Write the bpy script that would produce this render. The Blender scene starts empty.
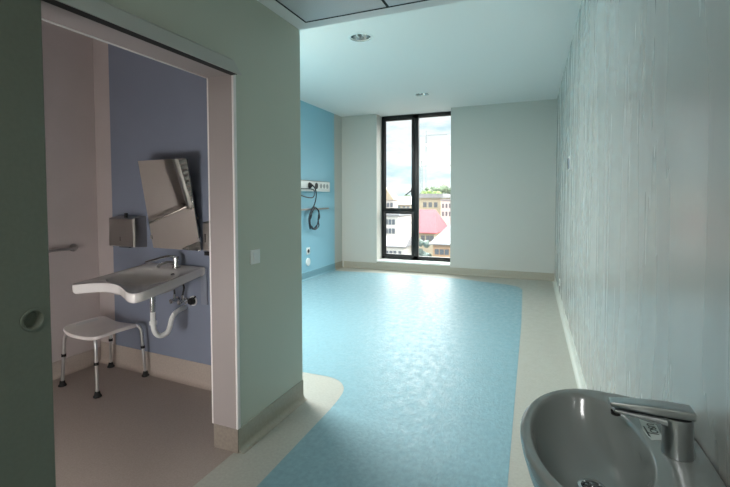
import bpy, bmesh, math, random
from mathutils import Vector, Matrix
random.seed(7)
SC = bpy.context.scene
COL = SC.collection
PI = math.pi

# ------------------------------------------------------------------ materials
def lin(c):
    c /= 255.0
    return c / 12.92 if c <= 0.04045 else ((c + 0.055) / 1.055) ** 2.4
def rgb(r, g, b): return (lin(r), lin(g), lin(b), 1)

def mat(name, col, rough=0.5, metal=0.0, noise=None, bump=None, coat=0.0, spec=0.5, col2=None, stretch=(1, 1, 1), detail=4, rvar=None):
    """noise=(scale, amount), bump=(scale, strength, distance), rvar=(scale, amount)"""
    m = bpy.data.materials.new(name); m.use_nodes = True
    nt = m.node_tree; b = nt.nodes['Principled BSDF']
    b.inputs['Base Color'].default_value = col
    b.inputs['Roughness'].default_value = rough
    b.inputs['Metallic'].default_value = metal
    b.inputs['Specular IOR Level'].default_value = spec
    b.inputs['Coat Weight'].default_value = coat
    tc = nt.nodes.new('ShaderNodeTexCoord')
    mp = nt.nodes.new('ShaderNodeMapping'); mp.inputs['Scale'].default_value = stretch
    nt.links.new(tc.outputs['Object'], mp.inputs['Vector'])
    def tex(scale, det=detail):
        n = nt.nodes.new('ShaderNodeTexNoise'); n.inputs['Scale'].default_value = scale
        n.inputs['Detail'].default_value = det
        nt.links.new(mp.outputs['Vector'], n.inputs['Vector']); return n
    if noise:
        n = tex(noise[0]); mx = nt.nodes.new('ShaderNodeMix'); mx.data_type = 'RGBA'
        c2 = col2 or tuple(max(0, c * (1 - noise[1])) for c in col[:3]) + (1,)
        mx.inputs['A'].default_value = col; mx.inputs['B'].default_value = c2
        r = nt.nodes.new('ShaderNodeMapRange'); r.inputs['From Min'].default_value = .35; r.inputs['From Max'].default_value = .65
        nt.links.new(n.outputs['Fac'], r.inputs['Value']); nt.links.new(r.outputs['Result'], mx.inputs['Factor'])
        nt.links.new(mx.outputs['Result'], b.inputs['Base Color'])
    if rvar:
        n = tex(rvar[0]); r = nt.nodes.new('ShaderNodeMapRange')
        r.inputs['From Min'].default_value = .3; r.inputs['From Max'].default_value = .7
        r.inputs['To Min'].default_value = rough - rvar[1]; r.inputs['To Max'].default_value = rough + rvar[1]
        nt.links.new(n.outputs['Fac'], r.inputs['Value']); nt.links.new(r.outputs['Result'], b.inputs['Roughness'])
    if bump:
        n = tex(bump[0]); bp = nt.nodes.new('ShaderNodeBump')
        bp.inputs['Strength'].default_value = bump[1]; bp.inputs['Distance'].default_value = bump[2]
        nt.links.new(n.outputs['Fac'], bp.inputs['Height']); nt.links.new(bp.outputs['Normal'], b.inputs['Normal'])
    return m

def emit(name, col, s):
    m = bpy.data.materials.new(name); m.use_nodes = True; nt = m.node_tree
    nt.nodes.remove(nt.nodes['Principled BSDF'])
    e = nt.nodes.new('ShaderNodeEmission'); e.inputs['Color'].default_value = col; e.inputs['Strength'].default_value = s
    nt.links.new(e.outputs['Emission'], nt.nodes['Material Output'].inputs['Surface']); return m

M = {}
M['wall_green'] = mat('painted_wall_green', rgb(184, 187, 173), .55, bump=(90, .12, .004))
M['wall_right'] = mat('satin_wall_paint', rgb(170, 172, 168), .27, noise=(1.6, .035), bump=(2.6, .045, .005), stretch=(1, 5.0, .5), rvar=(1.6, .06), spec=1.0, detail=2)
M['wall_window'] = mat('window_wall_paint', rgb(186, 186, 180), .6, bump=(90, .1, .004))
M['wall_blue'] = mat('blue_wall_paint', rgb(140, 190, 208), .5, bump=(60, .1, .004))
M['wall_pink'] = mat('bathroom_beige_wall', rgb(198, 188, 186), .5, noise=(3, .05))
M['wall_slate'] = mat('bathroom_slate_blue_wall', rgb(134, 142, 160), .5, noise=(3, .05))
M['ceiling'] = mat('ceiling_paint', rgb(232, 229, 226), .8)
M['ceiling_grey'] = mat('corridor_ceiling_paint', rgb(226, 220, 218), .7)
M['panel_grey'] = mat('metal_ceiling_panel', rgb(212, 210, 212), .5, noise=(160, .10))
M['floor_beige'] = mat('beige_vinyl', rgb(168, 169, 160), .42, noise=(60, .10), bump=(25, .12, .004), rvar=(14, .08))
M['floor_blue'] = mat('blue_vinyl', rgb(126, 162, 172), .42, spec=.32, noise=(30, .13), bump=(48, .6, .004), rvar=(14, .12), stretch=(1.25, .9, 1))
M['skirt_jamb'] = mat('brown_vinyl_skirting', rgb(136, 126, 116), .45, noise=(60, .15))
M['bracket'] = mat('slate_grey_plastic', rgb(140, 146, 160), .4)
M['floor_bath'] = mat('bathroom_vinyl', rgb(158, 146, 138), .42, noise=(120, .14), bump=(60, .15, .003))
M['skirt'] = mat('taupe_vinyl_skirting', rgb(156, 152, 138), .45, noise=(60, .1))
M['skirt_blue'] = mat('blue_vinyl_skirting', rgb(104, 150, 164), .4, noise=(60, .1))
M['skirt_bath'] = mat('bathroom_vinyl_skirting', rgb(186, 174, 164), .45, noise=(90, .1))
M['skirt_light'] = mat('light_vinyl_skirting', rgb(190, 194, 186), .35)
M['casing'] = mat('pinkish_white_door_casing', rgb(152, 143, 141), .4)
M['bead'] = mat('white_edge_bead', rgb(232, 226, 224), .35)
M['door'] = mat('green_grey_sliding_door', rgb(102, 107, 94), .6, noise=(70, .06))
M['rail'] = mat('rail_cover_grey_green', rgb(176, 176, 170), .45)
M['dark'] = mat('dark_anodised_aluminium', rgb(22, 24, 25), .4, spec=.4)
M['seal'] = mat('black_rubber', rgb(18, 18, 18), .7)
M['ledge'] = mat('white_ledge', rgb(232, 236, 232), .4)
M['ceramic'] = mat('glazed_white_ceramic', rgb(228, 226, 224), .14, coat=.3)
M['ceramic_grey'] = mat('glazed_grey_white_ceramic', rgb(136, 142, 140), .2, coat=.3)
M['plastic'] = mat('white_plastic', rgb(226, 228, 226), .35)
M['plastic_grey'] = mat('grey_plastic', rgb(150, 155, 155), .4)
M['seat'] = mat('textured_white_seat_plastic', rgb(226, 220, 216), .4, bump=(120, .1, .002))
M['chrome'] = mat('chrome', rgb(205, 208, 210), .12, 1.0)
M['steel'] = mat('brushed_steel', rgb(176, 172, 168), .3, 1.0, bump=(220, .05, .001))
M['alu'] = mat('aluminium_tube', rgb(205, 205, 205), .28, 1.0)
M['mirror'] = mat('mirror_glass', rgb(225, 222, 216), .02, 1.0)
M['faucet'] = mat('chrome_grey_faucet', rgb(186, 190, 192), .3, 1.0)
M['black'] = mat('black_plastic', rgb(14, 16, 18), .45)
M['cable'] = mat('dark_blue_cable', rgb(14, 36, 48), .5)
M['paper'] = mat('pale_sticker_paper', rgb(196, 204, 200), .5)
M['ink'] = mat('dark_ink', rgb(34, 42, 42), .6)
M['hole'] = mat('drain_shadow_metal', rgb(20, 20, 20), .5)
M['gold'] = mat('reflector_metal', rgb(176, 182, 184), .25, 1.0)
M['o_ground'] = mat('asphalt_and_dirt', rgb(104, 102, 96), .9, noise=(.15, .4))
M['o_cream'] = mat('cream_render', rgb(172, 162, 142), .9, noise=(.8, .12))
M['o_white'] = mat('white_render', rgb(196, 194, 190), .9, noise=(.8, .1))
M['o_orange'] = mat('orange_render', rgb(176, 144, 116), .9, noise=(.8, .1))
M['o_red'] = mat('red_roof_tiles', rgb(176, 78, 88), .8, noise=(3, .25))
M['o_greyroof'] = mat('grey_roof_sheet', rgb(132, 132, 136), .8, noise=(1.5, .2))
M['o_win'] = mat('dark_house_window', rgb(88, 92, 100), .3)
M['o_leaf'] = mat('bright_leaves', rgb(118, 146, 70), .8, noise=(1.2, .5))
M['o_leaf2'] = mat('dark_leaves', rgb(94, 114, 86), .8, noise=(1.2, .5))
M['o_leaf3'] = mat('blue_green_leaves', rgb(112, 130, 124), .8, noise=(1.5, .5))
M['o_bark'] = mat('bark', rgb(64, 52, 44), .9)
M['o_crane'] = mat('grey_crane_paint', rgb(128, 136, 142), .6)

def glass_mat():
    m = bpy.data.materials.new('clear_window_glass'); m.use_nodes = True; nt = m.node_tree
    nt.nodes.remove(nt.nodes['Principled BSDF'])
    t = nt.nodes.new('ShaderNodeBsdfTransparent'); t.inputs['Color'].default_value = (.95, .97, .97, 1)
    g = nt.nodes.new('ShaderNodeBsdfGlossy'); g.inputs['Roughness'].default_value = .0
    mx = nt.nodes.new('ShaderNodeMixShader'); mx.inputs['Fac'].default_value = .05
    nt.links.new(t.outputs[0], mx.inputs[1]); nt.links.new(g.outputs[0], mx.inputs[2])
    nt.links.new(mx.outputs[0], nt.nodes['Material Output'].inputs['Surface']); return m
M['glass'] = glass_mat()
M['added_glow'] = emit('added_glow_glass', (1.0, .96, .94, 1), 18.0)  # glow of the pane added to light the bathroom
M['lamp_on'] = emit('added_lamp_diffuser', (1.0, .98, .95, 1), 1.0)

# ------------------------------------------------------------------ mesh builder
class MB:
    def __init__(s): s.bm = bmesh.new(); s.mi = 0
    def _f(s, vs):
        try:
            f = s.bm.faces.new(vs); f.material_index = s.mi; return f
        except ValueError: return None
    def box(s, x0, x1, y0, y1, z0, z1, bev=0, seg=2):
        b2 = bmesh.new()
        vs = [b2.verts.new((x, y, z)) for x in (x0, x1) for y in (y0, y1) for z in (z0, z1)]
        for q in ((0,1,3,2),(4,6,7,5),(0,4,5,1),(2,3,7,6),(0,2,6,4),(1,5,7,3)): b2.faces.new([vs[i] for i in q])
        if bev: bmesh.ops.bevel(b2, geom=b2.edges[:], offset=bev, segments=seg, affect='EDGES', profile=.5)
        s.merge(b2); return s
    def merge(s, b2, mtx=None):
        mp = {}
        for v in b2.verts: mp[v] = s.bm.verts.new(mtx @ v.co if mtx else v.co)
        for f in b2.faces: s._f([mp[v] for v in f.verts])
        b2.free()
    def loft(s, rings, cap0=False, cap1=False, closed=True):
        R = [[s.bm.verts.new(p) for p in r] for r in rings]
        n = len(R[0])
        for a, b in zip(R, R[1:]):
            for i in range(n if closed else n - 1):
                j = (i + 1) % n; s._f([a[i], a[j], b[j], b[i]])
        if cap0: s._f(list(reversed(R[0])))
        if cap1: s._f(R[-1])
        return s
    def tube(s, pts, r, n=12, cap=True, closed=False):
        pts = [Vector(p) for p in pts]; rings = []; up = None
        for i, p in enumerate(pts):
            if closed: t = pts[(i + 1) % len(pts)] - pts[i - 1]
            else: t = pts[min(i + 1, len(pts) - 1)] - pts[max(i - 1, 0)]
            t.normalize()
            if up is None: up = Vector((0, 0, 1)) if abs(t.z) < .9 else Vector((1, 0, 0))
            a = t.cross(up).normalized(); up = a.cross(t).normalized()
            rr = r[i] if isinstance(r, (list, tuple)) else r
            rings.append([p + a * rr * math.cos(2 * PI * k / n) + up * rr * math.sin(2 * PI * k / n) for k in range(n)])
        if closed: rings.append(rings[0]); s.loft(rings)
        else: s.loft(rings, cap, cap)
        return s
    def lathe(s, prof, c=(0, 0, 0), axis='z', n=32, cap0=False, cap1=False):
        rings = []
        for r, h in prof:
            ring = []
            for k in range(n):
                a = 2 * PI * k / n; p = (r * math.cos(a), r * math.sin(a), h)
                if axis == 'x': p = (h, p[0], p[1])
                elif axis == 'y': p = (p[1], h, p[0])
                ring.append((p[0] + c[0], p[1] + c[1], p[2] + c[2]))
            rings.append(ring)
        return s.loft(rings, cap0, cap1)
    def prism(s, poly, z0, z1):
        return s.loft([[(x, y, z0) for x, y in poly], [(x, y, z1) for x, y in poly]], True, True)
    def fill(s, loops, z):
        b2 = bmesh.new(); es = []
        for L in loops:
            vs = [b2.verts.new((x, y, z)) for x, y in L]
            es += [b2.edges.new((vs[i], vs[(i + 1) % len(vs)])) for i in range(len(vs))]
        bmesh.ops.triangle_fill(b2, use_beauty=True, edges=es)
        s.merge(b2); return s
    def build(s, name, mats, parent=None, smooth=35, normals=True, loc=None, rotz=0):
        me = bpy.data.meshes.new(name)
        bmesh.ops.remove_doubles(s.bm, verts=s.bm.verts[:], dist=1e-6)
        if normals: bmesh.ops.recalc_face_normals(s.bm, faces=s.bm.faces[:])
        s.bm.to_mesh(me); s.bm.free()
        for m in (mats if isinstance(mats, (list, tuple)) else [mats]): me.materials.append(M[m] if isinstance(m, str) else m)
        if smooth:
            me.polygons.foreach_set('use_smooth', [True] * len(me.polygons)); me.set_sharp_from_angle(angle=math.radians(smooth))
        o = bpy.data.objects.new(name, me); COL.objects.link(o)
        if parent is not None: o.parent = parent
        if loc is not None: o.location = loc
        o.rotation_euler.z = rotz
        return o

def thing(name, label, cat, loc=(0, 0, 0), rotz=0, group=None):
    o = bpy.data.objects.new(name, None); COL.objects.link(o)
    o.empty_display_size = .1; o.location = loc; o.rotation_euler.z = rotz
    return tag(o, label, cat, group)
def tag(o, label, cat, group=None):
    o['label'] = label; o['category'] = cat
    if group: o['group'] = group
    return o
def struct(o): o['kind'] = 'structure'; return o
def smooth_path(ctrl, n=10, closed=False):
    P = [Vector(p) for p in ctrl]; out = []; L = len(P)
    rng = range(L) if closed else range(L - 1)
    for i in rng:
        g = (lambda k: P[k % L]) if closed else (lambda k: P[max(0, min(L - 1, k))])
        a, b, c, d = g(i - 1), g(i), g(i + 1), g(i + 2)
        for k in range(n):
            t = k / n
            out.append(.5 * ((2 * b) + (c - a) * t + (2 * a - 5 * b + 4 * c - d) * t * t + (3 * b - a - 3 * c + d) * t ** 3))
    if not closed: out.append(P[-1])
    return out

# ------------------------------------------------------------------ dimensions
A_ = 1.527           # corridor wall plane x = -A_
TH = .160            # its thickness
E_ = 2.545           # where the corridor wall ends
HC = 2.542           # corridor ceiling
H_ = 3.035           # room ceiling
CX = 3.72            # blue wall x = -CX
D_ = 7.786           # window wall y
YB = -2.2            # wall behind the camera
def xr(y): return .227 - .0173 * (y - D_)       # right wall
BA = Vector((-2.857, 2.459, 0)); BROT = math.atan2(-.0484, .99883)   # bathroom back wall
def bw(u, w=0, z=0):  # bathroom wall frame -> world
    return Vector((BA.x + u * .99883 - w * .0484, BA.y - u * .0484 - w * .99883, z))
BX = -3.505          # bathroom far wall
YF = .10             # bathroom front wall
JY, LY = 1.855, .80  # opening edges
OPH = 2.066
BH = 2.95             # bathroom ceiling
WX0, WX1, WZ = -2.97, -1.526, .185              # window opening
WY = D_ + .30
CAM = dict(f=425.81, yaw=-.3917, pitch=-.0380, roll=-.0025, py=214.53, z=1.4)

# ------------------------------------------------------------------ floor
m = MB(); m.fill([[(-CX - .02, YB), (xr(YB) + .02, YB), (xr(D_) + .02, D_ + .05), (-CX - .02, D_ + .05)]], 0)
fl = struct(m.build('floor', 'floor_beige', smooth=0))
def arc(cx, cy, r, a0, a1, n=14):
    return [(cx + r * math.cos(math.radians(a0 + (a1 - a0) * k / n)), cy + r * math.sin(math.radians(a0 + (a1 - a0) * k / n))) for k in range(n + 1)]
blue = [(-CX + .03, 2.93), (-1.60, 2.935)] + [(p.x, p.y) for p in smooth_path([(-1.60, 2.935, 0), (-1.50, 2.93, 0), (-1.40, 2.885, 0), (-1.325, 2.79, 0), (-1.292, 2.66, 0), (-1.277, 2.474, 0)], 5)][1:] + [(-1.255, 1.4), (-1.15, YB + .3), (-.05, YB + .3), (-.134, 2.18), (-.185, 5.0), (-.238, 6.68)]
blue += [(p.x, p.y) for p in smooth_path([(-.238, 6.68, 0), (-.256, 6.92, 0), (-.34, 7.09, 0), (-.50, 7.20, 0), (-.80, 7.27, 0), (-1.38, 7.41, 0), (-1.81, 7.44, 0)], 6)][1:]
blue += [(-2.83, 7.43), (-CX + .03, 7.34)]
m = MB(); m.fill([blue], .0012)
b = m.build('blue_vinyl_field', 'floor_blue', fl, smooth=0); b['kind'] = 'structure'; b['label'] = 'blue vinyl field of the floor with rounded corners'
# bathroom floor with its small threshold edge
m = MB(); m.fill([[(BX - .05, YF), (-A_ - TH - .0, YF), (-A_ - TH, LY), (-A_ - .02, LY), (-A_ - .02, JY - .004), (-A_ - TH, JY - .004), (-A_ - TH, 2.42), (BX - .05, 2.52)]], .0015)
fb = struct(m.build('floor', 'floor_bath', smooth=0))

# ------------------------------------------------------------------ ceilings
def circ(cx, cy, r, n=32): return [(cx + r * math.cos(2 * PI * k / n), cy + r * math.sin(2 * PI * k / n)) for k in range(n)]
DL = [(-1.715, 4.05), (-1.752, 6.606)]
m = MB(); m.fill([[(-CX - .1, E_ - .1), (xr(2) + .1, E_ - .1), (xr(D_) + .1, WY + .2), (-CX - .1, WY + .2)]] + [circ(x, y, .112) for x, y in DL], H_)
struct(m.build('ceiling', 'ceiling', smooth=0))
m = MB(); m.box(-A_ - .001, xr(YB) + .05, YB - .05, E_, HC, H_ + .05)
struct(m.build('ceiling', 'ceiling_grey', smooth=0))
m = MB(); m.box(BX - .12, -A_ - TH, YF - .12, 2.56, BH, BH + .08)
struct(m.build('ceiling', 'ceiling_grey', smooth=0))

# ------------------------------------------------------------------ walls
m = MB()
m.box(-A_ - TH, -A_, YB, LY, 0, H_)
m.box(-A_ - TH, -A_, JY, E_, 0, H_)
m.box(-A_ - TH, -A_, LY, JY, OPH, H_)
struct(m.build('wall_left', 'wall_green', smooth=0))
# bathroom back wall: beige strip, slate-blue field
p = [bw(-.72), bw(-.453), bw(1.175)]
m = MB()
m.loft([[(p[0].x, p[0].y, z), (p[1].x, p[1].y, z), (p[1].x, p[1].y + .06, z), (p[0].x, p[0].y + .06, z)] for z in (0, BH + .06)], True, True)
m.mi = 1
m.loft([[(p[1].x, p[1].y, z), (p[2].x, p[2].y, z), (p[2].x, p[2].y + .06, z), (p[1].x, p[1].y + .06, z)] for z in (0, BH + .06)], True, True)
struct(m.build('wall_bathroom_back', ['wall_pink', 'wall_slate'], smooth=0))
m = MB(); m.prism([(-CX, 2.66), (-A_ - TH, E_), (-A_ - TH, E_ - .06), (-CX, 2.60)], 0, H_)
struct(m.build('wall_partition', 'wall_green', smooth=0))
m = MB(); m.box(BX - .08, BX, YF, 2.50, 0, BH + .06)
struct(m.build('wall_bathroom_left', 'wall_pink', smooth=0))
FWX0, FWX1, FWZ0, FWZ1 = -2.5, -1.8, .22, .98
m = MB()
m.box(BX - .1, FWX0, YF - .1, YF, 0, BH + .06); m.box(FWX1, -A_ - TH, YF - .1, YF, 0, BH + .06)
m.box(FWX0, FWX1, YF - .1, YF, 0, FWZ0); m.box(FWX0, FWX1, YF - .1, YF, FWZ1, BH + .06)
struct(m.build('wall_bathroom_front', 'wall_pink', smooth=0))
# blue wall with its grey end strip
m = MB(); m.box(-CX - .1, -CX, 2.60, 7.449, 0, H_); m.mi = 1; m.box(-CX - .1, -CX, 7.449, D_ + .02, 0, H_)
struct(m.build('wall_blue', ['wall_blue', 'wall_window'], smooth=0))
# window wall
m = MB()
m.box(-CX - .1, WX0, D_, WY + .2, 0, H_); m.box(WX1, xr(D_) + .1, D_, WY + .2, 0, H_); m.box(WX0, WX1, D_, WY + .2, -.1, WZ - .03)
struct(m.build('wall_window', 'wall_window', smooth=0))
m = MB(); m.box(WX0, WX1, D_ - .006, WY + .02, WZ - .03, WZ, .004)
struct(m.build('trim_1', 'ledge'))
# right wall
m = MB(); m.prism([(xr(YB), YB), (xr(D_), D_ + .02), (xr(D_) + .15, D_ + .02), (xr(YB) + .15, YB)], 0, H_)
struct(m.build('wall_right', 'wall_right', smooth=0))
m = MB(); m.box(-A_ - TH, xr(YB) + .1, YB - .1, YB, 0, H_)
struct(m.build('wall_rear', 'wall_green', smooth=0))

# ------------------------------------------------------------------ skirtings (coved vinyl)
def skirt(name, p0, p1, nrm, mt, h=.133, r=.033, t=.006):
    p0, p1, n = Vector((*p0, 0)), Vector((*p1, 0)), Vector((*nrm, 0)).normalized()
    prof = [(0, h), (t * .7, h - .001), (t, h - .005)]
    prof += [(t + r * (1 - math.cos(a)), r * (1 - math.sin(a)) + .0016) for a in [PI / 2 * k / 6 for k in range(7)]]
    prof += [(t + r, 0), (0, 0)]
    m = MB(); m.loft([[q + n * a + Vector((0, 0, z)) for a, z in prof] for q in (p0, p1)], True, True)
    return struct(m.build(name, mt))
skirt('baseboard_left', (-A_, JY), (-A_, E_), (1, 0), 'skirt')
skirt('baseboard_left', (-A_, YB), (-A_, LY), (1, 0), 'skirt')
skirt('baseboard_partition', (-CX, 2.66), (-A_ - TH, E_), (.057, 1), 'skirt')
skirt('baseboard_blue', (-CX, 2.67), (-CX, 7.449), (1, 0), 'skirt_blue')
skirt('baseboard_blue', (-CX, 7.449), (-CX, D_), (1, 0), 'skirt')
skirt('baseboard_window', (-CX + .04, D_), (WX0, D_), (0, -1), 'skirt')
skirt('baseboard_window', (WX0, D_), (WX1, D_), (0, -1), 'skirt', h=WZ - .032)
skirt('baseboard_window', (WX1, D_), (xr(D_) - .01, D_), (0, -1), 'skirt')
skirt('baseboard_right', (xr(YB), YB), (xr(D_ - .03), D_ - .03), (-1, -.024), 'skirt_light', h=.10, r=.03)
q0, q1 = bw(-.645), bw(1.16)
skirt('baseboard_bathroom_back', (q0.x, q0.y), (q1.x, q1.y), (-.0484, -.99883), 'skirt_bath', h=.17)
skirt('baseboard_bathroom_left', (BX, YF), (BX, 2.48), (1, 0), 'skirt_bath', h=.125)
# jamb skirting piece
m = MB(); m.box(-A_ - TH, -A_ + .0065, JY - .008, JY - .0005, 0.001, 0.133)
struct(m.build('baseboard_jamb', 'skirt_jamb', smooth=0))

# ------------------------------------------------------------------ door lining, sliding leaf, rail
m = MB()
m.box(-A_ - TH - .006, -A_ + .003, JY - .005, JY + .001, 0.133, OPH)
m.box(-A_ - TH - .006, -A_ + .003, LY - .001, LY + .005, 0, OPH)
m.box(-A_ - TH - .006, -A_ + .003, LY, JY, OPH - .005, OPH + .001)
lin_ = struct(m.build('trim_2', 'casing', smooth=0))
m = MB()
m.box(-A_ - TH - .014, -A_ - TH - .004, JY - .007, JY + .03, 0.133, OPH + .03, .003)
m.box(-A_ - TH - .014, -A_ - TH - .004, LY, JY - .005, OPH - .010, OPH + .03, .003)
m.box(-A_ - .004, -A_ + .008, JY - .008, JY + .016, 0.133, OPH, .002)
o = struct(m.build('edge_bead', 'bead', lin_))

dr = bpy.data.objects.new('door_1', None); COL.objects.link(dr); dr.location = (-A_ + .02, .0, 0); struct(dr)
DX0, DX1, DY0, DY1 = -.012, .03, -.25, .884
m = MB()
# leaf with a round hole for the flush pull on its outer face
PY, PZ, PR = .829, 1.02, .029
outer = [(DY0, .012), (DY1 - .004, .012), (DY1 - .004, 2.07), (DY0, 2.07)]
hole = circ(PY, PZ, PR)
b2 = bmesh.new(); es = []
for L in (outer, hole):
    vs = [b2.verts.new((DX1, y, z)) for y, z in L]; es += [b2.edges.new((vs[i], vs[(i + 1) % len(vs)])) for i in range(len(vs))]
bmesh.ops.triangle_fill(b2, use_beauty=True, edges=es)
m.merge(b2)
m.loft([[(DX1, y, z) for y, z in outer], [(DX1 - .004, y + (.004 if y > 0 else 0), z) for y, z in outer], [(DX0, y + (.004 if y > 0 else 0), z) for y, z in outer]], False, True)
m.build('door_leaf', 'door', dr, smooth=0, normals=False)
m = MB(); m.lathe([(PR + .007, DX1 + .0005), (PR + .006, DX1 + .004), (PR, DX1 + .004), (PR - .003, DX1), (PR - .004, DX1 - .014), (PR - .008, DX1 - .017), (.009, DX1 - .017), (.008, DX1 - .0155), (0.0005, DX1 - .0155)], (0, PY, PZ), 'x', 40, False, True)
h = m.build('flush_pull', 'door', dr); h['label'] = 'round recessed grey-green pull'

m = MB()
prof = [(-A_, 2.118), (-A_ + .05, 2.118), (-A_ + .062, 2.108), (-A_ + .062, 2.049), (-A_ + .054, 2.049), (-A_ + .052, 2.058), (-A_, 2.09)]
m.loft([[(x, YB + .05, z) for x, z in prof], [(x, 1.853 - max(0, z - 2.05) * 1.1, z) for x, z in prof]], True, True)
rl = struct(m.build('trim_3', 'rail'))
m = MB(); m.box(-A_ + .001, -A_ + .05, YB + .05, 1.84, 2.053, 2.058)
struct(m.build('rail_slot', 'seal', rl, smooth=0))

# ------------------------------------------------------------------ window
wn = bpy.data.objects.new('window_1', None); COL.objects.link(wn); wn.location = (0, WY, 0); struct(wn)
MX0, MX1 = -2.352, -2.212     # mullion
TZ0, TZ1 = 1.083, 1.212        # transom of the left half
m = MB()
m.box(WX0, WX0 + .055, 0, .075, WZ, H_, .003); m.box(WX1 - .055, WX1, 0, .075, WZ, H_, .003)
m.box(WX0, WX1, 0, .075, H_ - .075, H_, .003); m.box(WX0, WX1, 0, .075, WZ, WZ + .075, .003)
m.box(MX0 + .02, MX1, 0, .075, WZ, H_, .003); m.box(WX0, MX0 + .03, 0, .075, TZ0 + .02, TZ1 - .03, .003)
m.build('window_frame', 'dark', wn)
def sash(x0, x1, z0, z1, w=.05):
    m = MB()
    m.box(x0, x0 + w, -.02, .045, z0, z1, .004); m.box(x1 - w, x1, -.02, .045, z0, z1, .004)
    m.box(x0 + w, x1 - w, -.02, .045, z0, z0 + w, .004); m.box(x0 + w, x1 - w, -.02, .045, z1 - w, z1, .004)
    s = m.build('sash', 'dark', wn)
    m = MB(); m.box(x0 + w - .008, x1 - w + .008, .01, .018, z0 + w - .008, z1 - w + .008)
    m.build('pane', 'glass', s, smooth=0)
    return s
s1 = sash(WX0 + .03, MX0 + .055, TZ1 - .055, H_ - .05)
s2 = sash(WX0 + .03, MX0 + .055, WZ + .05, TZ0 + .055)
m = MB(); m.box(MX1 - .01, WX1 - .045, .02, .028, WZ + .065, H_ - .065)
m.build('pane', 'glass', wn, smooth=0)
m = MB(); m.box(MX0 - .0, MX0 + .03, -.032, -.018, 1.46, 1.60, .004)
m.tube([(MX0 + .015, -.03, 1.55), (MX0 + .015, -.06, 1.55), (MX0 - .10, -.065, 1.46)], .011, 10)
hd = m.build('window_handle', 'dark', s1)

# unseen glowing pane added in the bathroom front wall for low frontal light
w2 = bpy.data.objects.new('added_light_window', None); COL.objects.link(w2); w2.location = (0, YF, 0); struct(w2)
m = MB()
for a in (FWX0, FWX1 - .05, (FWX0 + FWX1) / 2 - .025): m.box(a, a + .05, -.07, -.01, FWZ0, FWZ1, .003)
m.box(FWX0, FWX1, -.07, -.01, FWZ0, FWZ0 + .05, .003); m.box(FWX0, FWX1, -.07, -.01, FWZ1 - .05, FWZ1, .003)
m.build('window_frame', 'bead', w2)  # frame around the added glowing pane
m = MB(); m.box(FWX0 + .02, FWX1 - .02, -.05, -.04, FWZ0 + .02, FWZ1 - .02)
m.build('added_glow_pane', 'added_glow', w2, smooth=0)

# ------------------------------------------------------------------ corridor ceiling panels
PW = .565
for i, lab in enumerate(('grey metal ceiling panel in the corner next to the left wall', 'grey metal ceiling panel right of the seam, away from the left wall')):
    x0 = -1.419 + i * PW
    t = thing('ceiling_panel', lab, 'ceiling panel', (x0 + PW / 2, 1.832, HC), 0, 'metal panels of the corridor ceiling')
    m = MB(); m.box(-PW / 2 + .008, PW / 2 - .008, -.6, .598, -.006, 0, .001); m.build('sheet', 'panel_grey', t)
    m = MB()
    for a in ((-PW / 2, -PW / 2 + .006, -.606, .606), (PW / 2 - .006, PW / 2, -.606, .606), (-PW / 2, PW / 2, .600, .606), (-PW / 2, PW / 2, -.606, -.602)): m.box(*a, -.009, 0)
    m.build('seam', 'seal', t, smooth=0)

# ------------------------------------------------------------------ downlights
for (x, y), lab in zip(DL, ('round recessed ceiling downlight nearer the corridor, larger in view', 'round recessed ceiling downlight nearer the window, smaller in view')):
    t = thing('downlight', lab, 'ceiling light', (x, y, H_), 0, 'recessed downlights')
    m = MB(); m.lathe([(.111, .004), (.132, -.001), (.132, -.004), (.127, -.006), (.108, -.006), (.104, .012)], n=40); m.build('trim_ring', 'plastic', t)
    m = MB(); m.lathe([(.107, -.002), (.101, .03), (.092, .06), (.075, .085), (.045, .10)], n=40, cap1=True); m.build('reflector', 'gold', t)
    for k in range(2):
        m = MB(); s = -1 if k else 1
        m.tube([(s * .030, -.03, .085), (s * .030, -.03, .028), (s * .030, -.02, .018), (s * .030, .0, .016), (s * .030, .02, .018), (s * .030, .03, .028), (s * .030, .03, .085)], .011, 10)
        m.build('lamp_tube', 'plastic', t)

# ------------------------------------------------------------------ switch, plates
def plate(name, lab, cat, loc, rotz, w=.082, hh=.082, group=None, rocker=True, mt='plastic'):
    t = thing(name, lab, cat, loc, rotz, group)       # local +X points out of the wall
    m = MB(); m.box(0, .010, -w / 2, w / 2, -hh / 2, hh / 2, .003); m.build('cover_plate', mt, t)
    if rocker:
        m = MB(); m.box(.010, .015, -w * .30, w * .30, -hh * .32, hh * .32, .002); m.build('rocker', mt, t)
    return t
plate('light_switch', 'white square light switch on the green-grey wall beside the doorway', 'light switch', (-A_, 2.022, 1.065), 0)
sw = xr(5.72)
t = plate('wall_socket', 'small white double plate high on the glossy right wall', 'wall plate', (xr(4.95), 4.95, 1.76), PI + .0173, .20, .14, rocker=False)
m = MB(); m.box(.006, .020, -.075, -.02, -.055, .055, .001); m.build('socket_insert', 'black', t, smooth=0)
m = MB(); m.box(.006, .018, .03, .08, -.055, .045, .001); m.build('socket_insert', 'bracket', t, smooth=0)
t = plate('wall_socket', 'low socket near the floor on the right wall', 'wall socket', (xr(6.3), 6.3, .26), PI + .0173, .09, .09, rocker=False)
m = MB(); m.lathe([(.026, .010), (.024, .012), (.0005, .0115)], (0, 0, 0), 'x', 20, False, True); m.build('socket_insert', 'black', t)
t = plate('wall_socket', 'white wall socket with dark insert low on the blue wall', 'wall socket', (-CX, 6.415, .49), 0, .11, .12, rocker=False)
m = MB(); m.lathe([(.034, .010), (.032, .0125), (.0005, .0125)], (0, 0, 0), 'x', 20, False, True); m.build('socket_insert', 'black', t)
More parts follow.
